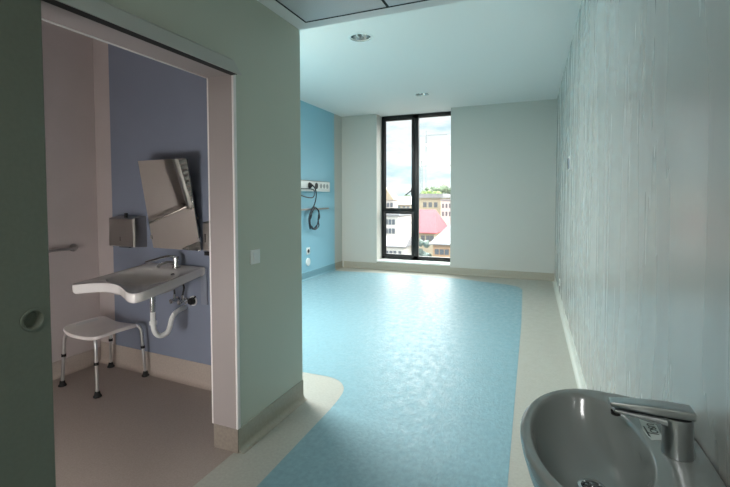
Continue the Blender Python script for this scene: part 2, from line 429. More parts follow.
m = MB(); m.lathe([(.07, 0), (.07, .008), (.062, .014), (.0005, .015)], (0, 0, 0), 'x', 28, True, True)
tag(m.build('cover_disc', 'plastic', loc=(-CX, 6.41, .30)), 'round white blank cover below the socket on the blue wall', 'wall plate')

# ------------------------------------------------------------------ bed-head console on the blue wall
t = thing('bedhead_console', 'long white medical console with sockets on the blue wall', 'wall console', (-CX, 6.4, 1.61))
m = MB(); m.box(0, .05, -1.2, .76, -.088, .09, .008); m.build('housing', 'plastic', t)
m = MB(); m.box(0, .055, -1.2, .75, .09, .10, .003); m.build('top_cap', 'plastic_grey', t)
for y, mt in ((.0, 'black'), (.24, 'black'), (.41, 'plastic_grey'), (.53, 'plastic_grey'), (.65, 'plastic_grey')):
    r = .044 if mt == 'black' else .03
    m = MB(); m.lathe([(r + .012, .05), (r + .012, .054), (r, .056), (r - .004, .051), (.0005, .051)], (0, y, .012), 'x', 24, False, True)
    so = m.build('socket', mt, t); so['label'] = 'black round socket' if mt == 'black' else 'grey round outlet'
# rail
t = thing('equipment_rail', 'thin steel equipment rail below the white console', 'rail', (-CX, 6.4, 1.213))
m = MB(); m.box(.03, .042, -1.1, .735, -.014, .014, .002); m.build('bar', 'steel', t)
for y in (-.9, -.05, .66):
    m = MB(); m.lathe([(.014, 0), (.012, .03)], (0, y, 0), 'x', 14, True, True); m.build('bracket', 'steel', t)
# cable with plug
t = thing('power_cable', 'dark power cable plugged into the console and looped over the rail', 'cable', (-CX, 6.40, 1.622))
m = MB(); m.lathe([(.046, .052), (.046, .07), (.034, .085), (.018, .10), (.012, .12)], (0, 0, .002), 'x', 20, True, True); m.build('plug', 'black', t)
c = [(.11, 0, 0), (.14, .02, -.04), (.12, .10, -.12), (.10, .13, -.22), (.08, .10, -.34), (.07, .0, -.44), (.065, -.06, -.58), (.065, -.02, -.74)]
for k in range(24):
    a = -2.2 + k * .62; rr = .145 + .04 * math.sin(k * 1.3)
    c.append((.055 + .012 * (k % 3), .14 + rr * math.cos(a) * 1.3, -.57 + rr * 1.05 * math.sin(a)))
m = MB(); m.tube(smooth_path(c, 6), .011, 8); m.build('cord', 'cable', t)
c = [(.07, -.95, -.08), (.11, -.60, -.13), (.13, -.25, -.20), (.13, -.02, -.20), (.11, .06, -.10), (.09, -.02, -.06), (.08, -.4, -.06), (.07, -.9, -.05)]
m = MB(); m.tube(smooth_path(c, 6), .009, 8)
tag(m.build('patch_cable', 'cable', loc=(-CX, 6.40, 1.622)), 'thin dark cable loop running sideways below the console', 'cable')

# ------------------------------------------------------------------ washbasin on the right wall
wb_y = 1.105
wbx = xr(wb_y)
wb = thing('washbasin', 'grey-white oval washbasin fixed to the right wall, with chrome tap', 'washbasin', (wbx, wb_y, 0), PI + .0173)
# local: +X out of the wall (towards the room), +Y towards the camera
ZR = .84
def d_ring(cx, hb, hf, hw, z, n=96, eb=3.4, zf=None):
    out = []
    for k in range(n):
        a = 2 * PI * k / n; c, s = math.cos(a), math.sin(a)
        e = 2.0 if c > 0 else 2.0 + (eb - 2) * min(1, -c * 1.6)
        r = (abs(c) ** e + abs(s) ** e) ** (-1 / e)
        out.append((cx + (hf if c > 0 else hb) * c * r, hw * s * r, z))
    return out
def ell(cx, cy, ax, ay, z, n=96, tilt=0):
    return [(cx + ax * math.cos(2 * PI * k / n), cy + ay * math.sin(2 * PI * k / n), z + tilt * math.cos(2 * PI * k / n)) for k in range(n)]
CXB = .189
m = MB()
rings = [d_ring(CXB - .03, .13, .09, .10, ZR - .165), d_ring(CXB - .02, .165, .135, .165, ZR - .145), d_ring(CXB, .188, .175, .235, ZR - .09), d_ring(CXB, .188, .190, .270, ZR - .036), d_ring(CXB, .188, .194, .284, ZR - .013),
         d_ring(CXB, .188, .194, .285, ZR - .004), d_ring(CXB, .185, .190, .281, ZR), d_ring(CXB, .182, .184, .275, ZR + .001)]
ix, iy = .235, .0
rings += [ell(ix, iy, .128, .243, ZR + .001), ell(ix, iy, .124, .239, ZR - .002), ell(ix, iy, .119, .233, ZR - .012), ell(ix, iy, .112, .22, ZR - .04),
          ell(ix - .002, iy, .100, .192, ZR - .085), ell(ix - .004, iy, .076, .14, ZR - .118), ell(ix - .008, iy, .048, .075, ZR - .130), ell(ix - .014, iy - .02, .024, .024, ZR - .134)]
m.loft(rings, True, False)
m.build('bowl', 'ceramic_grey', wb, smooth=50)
m = MB(); m.lathe([(.032, .003), (.031, .006), (.024, .006), (.020, -.004), (.019, -.03)], (ix - .014, iy - .02, ZR - .134), 'z', 32, False, False); m.build('drain_ring', 'chrome', wb)
m = MB(); m.lathe([(.0215, -.012), (.0005, -.0125)], (ix - .014, iy - .02, ZR - .134), 'z', 24, False, True); m.build('drain_hole', 'hole', wb)
m = MB(); m.lathe([(.009, 0), (.0005, .0)], (0, 0, 0), 'x', 20, False, True)
ov = m.build('overflow_hole', 'hole', wb); ov.location = (ix - .107, .0, ZR - .024); ov.scale = (1, .7, 1.3); ov.rotation_euler = (0, .22, 0)
m = MB(); m.tube([(.20, 0, .69), (.20, 0, .56), (.20, .0, .48), (.17, 0, .45), (.13, 0, .45), (.10, 0, .48), (.06, 0, .51), (.0, 0, .51)], .017, 14); m.build('trap_pipe', 'plastic', wb)
# faucet
FX, FY = .061, .005
m = MB()
def rr_ring(cx, cy, ax, ay, z, e=2.6, n=40, sx=0):
    out = []
    for k in range(n):
        a = 2 * PI * k / n; c, s = math.cos(a), math.sin(a); r = (abs(c) ** e + abs(s) ** e) ** (-1 / e)
        out.append((cx + ax * c * r, cy + ay * s * r, z + sx * c))
    return out
m.loft([rr_ring(FX, FY, .034, .030, ZR + .001, 2.2), rr_ring(FX, FY, .0345, .0305, ZR + .006, 2.2), rr_ring(FX, FY, .033, .029, ZR + .03, 2.4), rr_ring(FX + .001, FY, .032, .028, ZR + .07, 2.4), rr_ring(FX + .003, FY, .033, .028, ZR + .098, 2.5), rr_ring(FX + .004, FY, .032, .027, ZR + .103, 2.5)], True, True)
fa = m.build('faucet', 'faucet', wb); fa['label'] = 'chrome single-lever tap'
fs = Vector((.86, .95, .82)); fa.scale = fs; fa.location = (FX * (1 - fs.x), FY * (1 - fs.y), ZR * (1 - fs.z))
def yz_ring(x, yc, hy, z0, z1, e=3.2, n=28):
    out = []; zc = (z0 + z1) / 2; hz = (z1 - z0) / 2
    for k in range(n):
        a = 2 * PI * k / n; c, s = math.cos(a), math.sin(a); r = (abs(c) ** e + abs(s) ** e) ** (-1 / e)
        out.append((x, yc + hy * c * r, zc + hz * s * r))
    return out
m = MB()
m.loft([yz_ring(FX + .015, FY, .022, ZR + .070, ZR + .102), yz_ring(FX + .05, FY, .020, ZR + .083, ZR + .102), yz_ring(FX + .10, FY, .018, ZR + .089, ZR + .103), yz_ring(FX + .142, FY, .016, ZR + .091, ZR + .104), yz_ring(FX + .145, FY, .013, ZR + .094, ZR + .102)], True, True)
m.build('spout', 'faucet', fa)
m = MB(); m.lathe([(.0115, .0), (.0115, -.008), (.009, -.008), (.0085, -.003), (.0005, -.003)], (FX + .138, FY, ZR + .091), 'z', 20, False, True); m.build('aerator', 'hole', fa)
m = MB()
m.loft([yz_ring(FX - .030, FY, .022, ZR + .106, ZR + .127, 5), yz_ring(FX - .028, FY, .0245, ZR + .1045, ZR + .130, 5), yz_ring(FX + .02, FY, .0245, ZR + .1045, ZR + .1315, 5), yz_ring(FX + .05, FY, .023, ZR + .105, ZR + .131, 5),
        yz_ring(FX + .10, FY, .021, ZR + .1065, ZR + .128, 5), yz_ring(FX + .150, FY, .0165, ZR + .108, ZR + .123, 4), yz_ring(FX + .153, FY, .014, ZR + .110, ZR + .121, 4)], True, True)
m.build('lever', 'faucet', fa)
# sticker with print on the deck
st_o = MB(); st_o.prism([(.014, -.048), (-.018, -.028), (-.017, .040), (.010, .052), (.018, .010)], 0, .0006)
st = st_o.build('sticker', 'paper', wb, smooth=0); st.location = (.090, -.088, ZR + .0012); st['label'] = 'pale printed sticker'
def letters(txt, size, name, mt, parent, loc, rot):
    cu = bpy.data.curves.new(name, 'FONT'); cu.body = txt; cu.size = size; cu.align_x = 'CENTER'; cu.align_y = 'CENTER'; cu.extrude = .0002
    tmp = bpy.data.objects.new(name, cu); COL.objects.link(tmp)
    bpy.context.view_layer.update()
    me = bpy.data.meshes.new_from_object(tmp.evaluated_get(bpy.context.evaluated_depsgraph_get()))
    bpy.data.objects.remove(tmp); me.materials.clear(); me.materials.append(M[mt])
    o = bpy.data.objects.new(name, me); COL.objects.link(o); o.parent = parent; o.location = loc; o.rotation_euler = rot
    return o
letters('USOJ', .024, 'print', 'ink', st, (-.004, -.004, .001), (0, 0, math.radians(90)))
m = MB(); m.prism([(.014, -.012), (.0105, -.010), (.0075, .040), (.012, .034)], .0007, .0010); m.build('print', 'ink', st, smooth=0)

# ------------------------------------------------------------------ bathroom: accessible washbasin (local X=u, -Y=w)
bs = thing('accessible_washbasin', 'white curved-front accessible washbasin on the slate-blue bathroom wall', 'washbasin', BA, BROT)
def rim(w): return .902 - .135 * w
front = smooth_path([(.05, .015, 0), (.34, .012, 0), (.63, .015, 0), (.655, .05, 0), (.672, .25, 0), (.69, .46, 0), (.688, .555, 0), (.655, .592, 0), (.585, .583, 0), (.49, .545, 0), (.36, .50, 0), (.22, .492, 0), (.10, .525, 0), (.01, .575, 0),
                      (-.022, .578, 0), (-.035, .55, 0), (-.015, .40, 0), (.01, .20, 0), (.025, .05, 0)], 8, True)
N = len(front)
cu_, cw_ = .305, .30
front = [Vector((.305 + (p.x - .345) * .92, p.y, 0)) for p in front]
def oring(sc, dz, sh=0):
    return [(cu_ + (p.x - cu_) * sc, -(cw_ + (p.y - cw_) * (sc if p.y > .02 or sc > .9 else sc)) + sh, rim(p.y) + dz) for p in front]
def bring(sx, sy, dz, cw=.305, e=2.5, flat=False):
    out = []
    for p in front:
        a = math.atan2((p.y - cw_) / .28, (p.x - cu_) / .313); c, s = math.cos(a), math.sin(a); r = (abs(c) ** e + abs(s) ** e) ** (-1 / e)
        u, w = cu_ + .276 * sx * c * r, cw + .20 * sy * s * r
        if s > 0: w -= .03 * sy * max(0, s)
        out.append((u, -w, rim(w) + dz))
    return out
m = MB()
rings = [bring(.40, .40, -.112), bring(.72, .70, -.106), bring(.95, .9, -.085), oring(.965, -.062), oring(.985, -.056), oring(.998, -.046), oring(1.0, -.008), oring(.996, -.002), oring(.985, 0), oring(.968, -.001),
         bring(.98, .98, -.004), bring(.95, .95, -.012), bring(.86, .86, -.045), bring(.68, .68, -.075), bring(.40, .40, -.086), bring(.08, .10, -.09)]
m.loft(rings, True, True)
m.build('basin_body', 'ceramic', bs, smooth=50)
m = MB(); m.box(-.02, .06, -.016, 0, .76, .89, .003); m.build('wall_bracket', 'plastic', bs)
m = MB(); m.box(.545, .605, -.014, 0, .62, .885, .003); m.build('wall_bracket', 'bracket', bs)
m = MB(); m.lathe([(.014, 0), (.014, .006), (.008, .010), (.0005, .010)], (.478, -.20, rim(.2) - .01), 'z', 16, True, True); m.build('overflow_cap', 'chrome', bs)
# tap of the accessible basin
m = MB(); m.lathe([(.030, 0), (.030, .006), (.024, .012), (.022, .055), (.026, .06), (.026, .075), (.018, .085)], (.372, -.075, rim(.075) - .002), 'z', 20, True, True)
m.tube([(.372, -.08, rim(.08) + .035), (.355, -.14, rim(.08) + .045), (.34, -.19, rim(.08) + .035), (.335, -.205, rim(.08) + .015)], [.015, .013, .012, .011], 12)
f2 = m.build('faucet', 'chrome', bs)
m = MB(); m.tube(smooth_path([(.372, -.075, rim(.075) + .08), (.33, -.12, rim(.075) + .085), (.26, -.16, rim(.075) + .065), (.19, -.19, rim(.075) + .045)], 5), .0085, 10); m.build('lever', 'chrome', f2)
# waste pipe
m = MB(); m.tube([(.37, -.28, .76), (.37, -.28, .61)], .019, 16); m.build('tailpiece', 'chrome', bs)
c = [(.37, -.28, .62), (.37, -.28, .54), (.372, -.275, .48), (.38, -.255, .44), (.392, -.225, .43), (.402, -.19, .445), (.406, -.17, .485), (.406, -.155, .53), (.402, -.125, .562), (.39, -.07, .575), (.375, .0, .58)]
m = MB(); m.tube(smooth_path(c, 6), .0175, 16); m.lathe([(.025, -.01), (.025, .012)], (.3705, -.279, .53), 'z', 18, True, True); m.build('trap_pipe', 'plastic', bs)
# angle valves
for i, (u, lab) in enumerate(((.30, 'left of the two chrome shut-off valves under the curved bathroom washbasin'), (.385, 'right of the two chrome shut-off valves under the curved bathroom washbasin'))):
    t = thing('shutoff_valve', lab, 'valve', bw(u, 0, .63), BROT, 'shut-off valves under the bathroom washbasin')
    m = MB(); m.lathe([(.024, 0), (.024, -.006), (.013, -.010), (.013, -.05)], (0, 0, 0), 'y', 16, True, True); m.tube([(0, -.035, 0), (0, -.035, .05)], .010, 10); m.build('valve_body', 'chrome', t)
    m = MB(); m.lathe([(.010, -.05), (.018, -.053), (.018, -.072), (.010, -.076)], (0, 0, 0), 'y', 12, True, True); m.build('knob', 'chrome', t)
    m = MB(); m.tube(smooth_path([(0, -.035, .05), (.02 * i, -.04, .11), (.03, -.07, .17), (.04, -.09, .215)], 5), .007, 8); m.build('flexible_hose', 'black', t)
t = thing('pipe_cap', 'black round pipe cap on the blue wall under the washbasin', 'pipe cap', bw(.455, 0, .635), BROT)
m = MB(); m.lathe([(.038, 0), (.038, -.004), (.03, -.006)], (0, 0, 0), 'y', 24, True, False); m.build('rosette', 'plastic', t)
m = MB(); m.lathe([(.026, -.004), (.026, -.03), (.02, -.038), (.0005, -.038)], (0, 0, 0), 'y', 20, True, True); m.tube([(.02, -.02, .02), (.045, -.022, .04)], .007, 8); m.build('cap', 'black', t)

# ------------------------------------------------------------------ tilting mirror
t = thing('tilting_mirror', 'rectangular frameless mirror leaning out from the slate-blue wall', 'mirror', bw(.318, 0, 1.008), BROT)
MW, MH = .50, .675; wb_, wt_ = .022, .14
ang = math.atan2(wt_ - wb_, MH)
mp = bpy.data.objects.new('mirror_plate', None)
def slab(x0, x1, h0, h1, d0, d1, bev=0):
    b2 = bmesh.new(); vs = [b2.verts.new((x, y, z)) for x in (x0, x1) for y in (d0, d1) for z in (h0, h1)]
    for q in ((0,1,3,2),(4,6,7,5),(0,4,5,1),(2,3,7,6),(0,2,6,4),(1,5,7,3)): b2.faces.new([vs[i] for i in q])
    if bev: bmesh.ops.bevel(b2, geom=b2.edges[:], offset=bev, segments=2, affect='EDGES')
    m = MB(); m.merge(b2, Matrix.Translation((0, -wb_, .012)) @ Matrix.Rotation(ang, 4, 'X')); return m
bpy.data.objects.remove(mp)
slab(-MW / 2, MW / 2, 0, MH, -.006, 0, .0015).build('mirror_glass', 'mirror', t)
slab(-MW / 2 + .006, MW / 2 - .006, .006, MH - .006, .0005, .010).build('backing', 'black', t, smooth=0)
for s in (-1, 1):
    m = slab(s * MW / 2 - .012, s * MW / 2 + .012, .07, .10, -.009, .012, .002); m.build('clip', 'chrome', t)
m = MB(); m.tube([(-.2, 0, .25), (-.2, -.05, .25), (.2, -.05, .25), (.2, 0, .25)], .009, 10)
m.build('tilt_bracket', 'steel', t)

# ------------------------------------------------------------------ dispensers
t = thing('paper_towel_dispenser', 'square steel paper towel dispenser on the wall left of the mirror', 'dispenser', bw(-.194, 0, 1.018), BROT)
def tap_box(w, h, d, ins, z0=0):
    m = MB(); r0 = [(-w/2, 0, z0), (w/2, 0, z0), (w/2, 0, z0 + h), (-w/2, 0, z0 + h)]
    r1 = [(-w/2 + .004, -d + .012, z0 + .006), (w/2 - .004, -d + .012, z0 + .006), (w/2 - .004, -d + .012, z0 + h - .014), (-w/2 + .004, -d + .012, z0 + h - .014)]
    r2 = [(-w/2 + ins, -d, z0 + .012), (w/2 - ins, -d, z0 + .012), (w/2 - ins, -d, z0 + h - .022), (-w/2 + ins, -d, z0 + h - .022)]
    m.loft([r0, r1, r2], True, True); return m
tap_box(.31, .245, .11, .014).build('housing', 'steel', t)
m = MB(); m.box(-.06, .06, -.085, -.03, -.004, .004, .001); m.build('paper_slot', 'black', t)
m = MB(); m.lathe([(.012, .234), (.012, .252)], (.03, -.085, 0), 'z', 14, True, True); m.box(.018, .046, -.092, -.078, .252, .272, .003); m.build('lock', 'black', t)
m = MB(); m.box(-.012, -.006, -.1105, -.108, .05, .085); m.build('sight_slot', 'black', t, smooth=0)
t = thing('soap_dispenser', 'narrow steel soap dispenser right of the mirror, partly behind the door jamb', 'dispenser', bw(.725, 0, 1.025), BROT)
tap_box(.115, .225, .11, .012).build('housing', 'steel', t)
m = MB(); m.box(-.03, -.022, -.1125, -.108, .07, .13); m.build('sight_slot', 'black', t, smooth=0)
m = MB(); m.box(-.025, .025, -.125, -.03, -.02, .006, .004); m.build('push_lever', 'black', t)

# ------------------------------------------------------------------ shower stool
t = thing('shower_stool', 'white plastic shower stool with four aluminium legs beside the beige wall', 'stool', (-3.09, 2.205, 0))
m = MB()
SX, SY = .042, -.035
def seat_z(x, y): return .432 + .042 * max(0, -x / .185) ** 2.6 + .012 * max(0, x / .2) ** 2 - .006 * (y / .17) ** 2
def sring(sx, sy, dz, n=96, e=9):
    out = []
    for k in range(n):
        a = 2 * PI * k / n + .01; c, s = math.cos(a), math.sin(a); r = (abs(c) ** e + abs(s) ** e) ** (-1 / e)
        x, y = sx * .90 * c * r, sy * s * r
        out.append((x + SX, y + SY, seat_z(x, y) + dz))
    return out
rg = [sring(.01, .01, -.018)] + [sring(.2 * k, .17 * k, -.018) for k in (.3, .6, .85)] + [sring(.190, .166, -.026), sring(.202, .174, -.025), sring(.206, .178, -.013), sring(.203, .175, -.001)] + [sring(.2 * k, .172 * k, 0) for k in (.94, .85, .6, .3)] + [sring(.01, .01, 0)]
m.loft(rg, True, True); m.build('seat', 'seat', t, smooth=60)
m = MB()
sl = [(-.155 + .010 * math.cos(2 * PI * k / 24), .085 * (1 if math.sin(2 * PI * k / 24) > 0 else -1) * abs(math.sin(2 * PI * k / 24)) ** .3) for k in range(24)]
m.loft([[(x + SX, y + SY, seat_z(x, y) - .002) for x, y in sl], [(x + SX, y + SY, seat_z(x, y) + .003) for x, y in sl]], True, True)
m.build('handle_slot', 'ceramic', t)
FEET = [(-.208, -.169), (.207, -.191), (-.207, .220), (.216, .197)]
for fx, fy in FEET:
    def lp(k, z): return (SX + (fx - SX) * k, SY + (fy - SY) * (k * .5 + .5), z)
    pts = smooth_path([lp(.45, .408), lp(.66, .407), lp(.80, .398), lp(.87, .376), lp(.895, .345), lp(.94, .20), (fx, fy, .02)], 6)
    m = MB(); m.tube(pts, .0115, 12); lg = m.build('leg', 'alu', t)
    m = MB(); m.lathe([(.027, .0), (.028, .006), (.020, .016), (.0165, .036), (.014, .040)], (fx, fy, .0018), 'z', 20, True, True); m.build('rubber_foot', 'seal', lg)
    px_, py_, _z = lp(.929, .235)
    m = MB(); m.lathe([(.0155, .225), (.0155, .245)], (px_, py_, 0), 'z', 16, True, True); m.build('collar', 'seal', lg)

# ------------------------------------------------------------------ grab bar on the beige wall
t = thing('grab_bar', 'dark steel grab bar on the beige bathroom wall, ending above the stool', 'grab bar', (BX, 1.8, 1.006))
m = MB(); m.tube([(.0, .48, 0), (.045, .48, 0), (.055, .47, 0), (.06, .45, 0), (.06, -.25, 0), (.055, -.27, 0), (.045, -.28, 0), (0, -.28, 0)], .011, 12); m.build('bar', 'steel', t)
for y in (.48, -.28):
    m = MB(); m.lathe([(.032, 0), (.032, .006), (.018, .016)], (0, y, 0), 'x', 20, True, True); m.build('flange', 'steel', t)
# fold-up shower seat, seen in the mirror
t = thing('folding_shower_seat', 'white slatted shower seat folded up on the beige wall, seen in the mirror', 'shower seat', (BX, 1.285, .97))
m = MB()
for y in (-.20, .20): m.box(.03, .07, y - .022, y + .022, 0, .62, .006)
for z in (.0, .58): m.box(.03, .07, -.2, .2, z, z + .04, .006)
m.build('frame', 'plastic', t)
m = MB()
for k in range(9): m.box(.045, .062, -.185, .185, .055 + k * .058, .055 + k * .058 + .038, .004)
m.build('slats', 'plastic_grey', t)
for y in (-.14, .14):
    m = MB(); m.box(0, .035, y - .03, y + .03, -.03, .07, .004); m.tube([(.02, y - .035, .0), (.02, y + .035, .0)], .012, 10); m.build('hinge', 'chrome', t)

# ------------------------------------------------------------------ added lamps, out of view, that brighten corridor and room
# unseen lamp with a housing, added for fill
def added_fill_lamp(loc, w, l, power, col, lab):
    t = thing('added_fill_lamp', lab, 'ceiling light', loc)
    m = MB(); m.box(-w / 2, w / 2, -l / 2, l / 2, -.03, 0, .004); m.build('housing', 'plastic', t)
    L = bpy.data.lights.new('lamp', 'AREA'); L.shape = 'RECTANGLE'; L.size = w - .04; L.size_y = l - .04; L.energy = power; L.color = col
    o = bpy.data.objects.new('added_fill_light', L); COL.objects.link(o); o.parent = t; o.location = (0, 0, -.035)
    return t
added_fill_lamp((-.55, -1.2, HC), .6, .6, 36.0, (1, .985, .97), 'added unseen square fill lamp on the corridor ceiling behind the camera')
added_fill_lamp((-2.95, 3.35, H_), .6, 1.0, 185.0, (1, .97, .94), 'added unseen long fill lamp on the room ceiling over the bed space')

# portal for sampling the daylight
L = bpy.data.lights.new('window_portal', 'AREA'); L.shape = 'RECTANGLE'; L.size = WX1 - WX0; L.size_y = H_ - WZ
L.cycles.is_portal = True
o = bpy.data.objects.new('window_portal', L); COL.objects.link(o)
o.location = ((WX0 + WX1) / 2, WY + .1, (H_ + WZ) / 2); o.rotation_euler = (-PI / 2, 0, 0)

# ------------------------------------------------------------------ outdoors
GZ = -21.0
m = MB(); m.fill([[(-400, 25), (200, 25), (200, 900), (-400, 900)]], GZ)
struct(m.build('ground', 'o_ground', smooth=0))
#@OUT
def house(name, lab, x0, x1, y0, y1, zt, wall, roof=None, rh=2.0, hip=.0, over=.4, wins=(), group=None, axis='x', flat=0):
    t = thing(name, lab, 'building', ((x0 + x1) / 2, (y0 + y1) / 2, GZ), 0, group)
    ox, oy = (x0 + x1) / 2, (y0 + y1) / 2
    X0, X1, Y0, Y1, ZT = x0 - ox, x1 - ox, y0 - oy, y1 - oy, zt - GZ
    m = MB(); m.box(X0, X1, Y0, Y1, 0, ZT)
    if roof and not flat and axis == 'y':   # gable triangles
        for y in (Y0, Y1 - .1): m.loft([[(X0, y, ZT), (X1, y, ZT), ((X0 + X1) / 2, y, ZT + rh)], [(X0, y + .1, ZT), (X1, y + .1, ZT), ((X0 + X1) / 2, y + .1, ZT + rh)]], True, True)
    m.build('walls', wall, t, smooth=0)
    if roof:
        m = MB(); a, b, c, d = X0 - over, X1 + over, Y0 - over, Y1 + over
        if flat: m.box(a, b, c, d, ZT, ZT + flat)
        elif axis == 'x':
            h = (d - c) / 2 * hip; mid = (c + d) / 2
            m.loft([[(a, c, ZT), (b, c, ZT), (b, d, ZT), (a, d, ZT)], [(a, c, ZT + .15), (b, c, ZT + .15), (b, d, ZT + .15), (a, d, ZT + .15)], [(a + h, mid - .05, ZT + rh), (b - h, mid - .05, ZT + rh), (b - h, mid + .05, ZT + rh), (a + h, mid + .05, ZT + rh)]], True, True)
        else:
            h = (b - a) / 2 * hip; mid = (a + b) / 2
            m.loft([[(a, c, ZT), (b, c, ZT), (b, d, ZT), (a, d, ZT)], [(a, c, ZT + .15), (b, c, ZT + .15), (b, d, ZT + .15), (a, d, ZT + .15)], [(mid - .05, c + h, ZT + rh), (mid + .05, c + h, ZT + rh), (mid + .05, d - h, ZT + rh), (mid - .05, d - h, ZT + rh)]], True, True)
        m.build('roof', roof, t, smooth=0)
    for wx, wz, ww, wh in wins:
        m = MB(); m.box(wx - ww / 2 - ox, wx + ww / 2 - ox, Y0 - .08, Y0 + .02, wz - wh / 2 - GZ, wz + wh / 2 - GZ); m.build('window', 'o_win', t, smooth=0)
    return t
_cy, _sy, _cp, _sp = math.cos(CAM['yaw']), math.sin(CAM['yaw']), math.cos(CAM['pitch']), math.sin(CAM['pitch'])
FW = Vector((_sy * _cp, _cy * _cp, _sp)); RT = Vector((_cy, -_sy, 0)); UP = RT.cross(FW)
def X(px, Y):
    d = FW + RT * ((px - 365) / CAM['f']); return Y * d.x / d.y
def Z(px, py, Y):
    d = FW + RT * ((px - 365) / CAM['f']) - UP * ((py - CAM['py']) / CAM['f']); return CAM['z'] + Y * d.z / d.y
house('apartment_house', 'white house with rows of dark windows behind the lower left pane', X(380, 85), X(398, 85), 85, 95, Z(390, 216, 85), 'o_white', 'o_greyroof', .5, flat=.4, wins=[(X(p, 85), Z(390, q, 85), .62, 1.1) for p in (386.5, 390, 393.5) for q in (222, 231, 248, 254)])
house('gabled_house', 'pale gabled house left of the mullion with a pointed roof', X(378, 115), X(393, 115), 115, 119.5, Z(388, 200, 115), 'o_white', 'o_cream', 3.6, axis='y', wins=[(X(p, 115), Z(390, 205, 115), .8, 1.3) for p in (388, 391.5)])
house('long_house', 'low cream house with a small gable at the transom, left of the mullion', X(397.5, 122), X(411, 122), 122, 128, Z(400, 205, 122), 'o_cream', 'o_white', 2.6, axis='x', wins=[(X(p, 122), Z(400, 208, 122), .8, 1.0) for p in (399, 404, 408)])
house('red_roofed_house', 'house under the large red tiled roof in the middle of the window', X(399, 98), X(434, 98), 98, 112, Z(417, 233, 98), 'o_cream', 'o_red', 5.4, hip=.25, axis='x', over=.7, wins=[(X(p, 98), Z(415, 238, 98), .9, 1.3) for p in (423, 428, 432)])
house('cream_apartment_block', 'cream flat-topped building behind the red roof on the right', X(417, 131), X(440.5, 131), 131, 148, Z(430, 198, 130), 'o_cream', 'o_greyroof', flat=1.3, over=.9, wins=[(X(p, 130), Z(430, q, 130), 1.1, 1.6) for p in (424, 429.5, 435) for q in (205, 216, 226)])
house('white_apartment_block', 'white building with slit windows at the right edge of the view', X(441, 118), X(470, 118), 118, 132, Z(447, 201, 118), 'o_white', 'o_greyroof', flat=.4, over=.2, wins=[(X(p, 118), Z(445, q, 118), .5, 1.2) for p in (443, 446.5, 450) for q in (206, 214)])
house('grey_roofed_house', 'orange house with a broad grey sheet roof in the lower right of the window', X(433, 72), X(475, 72), 72, 82, Z(445, 245, 72), 'o_orange', 'o_greyroof', 3.5, hip=.5, over=.6, wins=[(X(p, 72), Z(440, 252, 72), .7, .9) for p in (437, 442, 447)])
house('terrace_house', 'white house with a pinkish roof in the bottom left of the window', X(378, 74), X(404, 74), 74, 80, Z(395, 247, 74), 'o_white', 'o_greyroof', 1.7, axis='x', over=.4, wins=[(X(p, 74), Z(395, 253, 74), .55, .75) for p in (387, 391, 395, 400)])
def tree(lab, x, y, zb, zt, r, leaf, seed, name='tree', group='trees outside the window'):
    rnd = random.Random(seed)
    t = thing(name, lab, 'tree', (x, y, zb), 0, group); h = zt - zb
    m = MB(); m.tube([(0, 0, 0), (.1, 0, h * .35), (0, .1, h * .7)], [r * .09, r * .07, r * .03], 8); m.build('trunk', 'o_bark', t)
    m = MB()
    for k in range(26):
        a = rnd.random() * 6.28; rr = r * .72 * math.sqrt(rnd.random()); zz = h * (.34 + .58 * rnd.random()); s = r * (.22 + .2 * rnd.random())
        zz = min(zz, h - s * .8)
        b2 = bmesh.new(); bmesh.ops.create_icosphere(b2, subdivisions=2, radius=s)
        for v in b2.verts: v.co *= 1 + .35 * (rnd.random() - .5)
        m.merge(b2, Matrix.Translation((rr * math.cos(a), rr * math.sin(a), zz)))
    m.build('crown', leaf, t, smooth=0)
tree('bright green tree rising behind the cream flat-topped building', X(422, 160), 160, GZ, Z(422, 187, 160), 3.0, 'o_leaf', 1)
tree('bright green tree behind the right end of the cream building', X(435, 176), 176, GZ, Z(435, 188, 176), 3.6, 'o_leaf', 2)
for i, (p, q, s) in enumerate(((428, 183, 'nearest the mullion'), (437, 185, 'second from the right'), (446, 183, 'at the right edge of the view'), (404, 193, 'left of the mullion'))):
    tree('dark green tree on the skyline, ' + s, X(p, 215 + 14 * i), 215 + 14 * i, GZ, Z(p, q, 215 + 14 * i), 5.0, 'o_leaf2', 10 + i)
tree('blue-green tree in front of the red-roofed house', X(425, 80), 80, GZ, Z(425, 236, 80), 2.0, 'o_leaf3', 21)
tree('low blue-green bush beside the orange house', X(430.5, 76), 76, GZ, Z(430, 246, 76), 1.5, 'o_leaf3', 22)
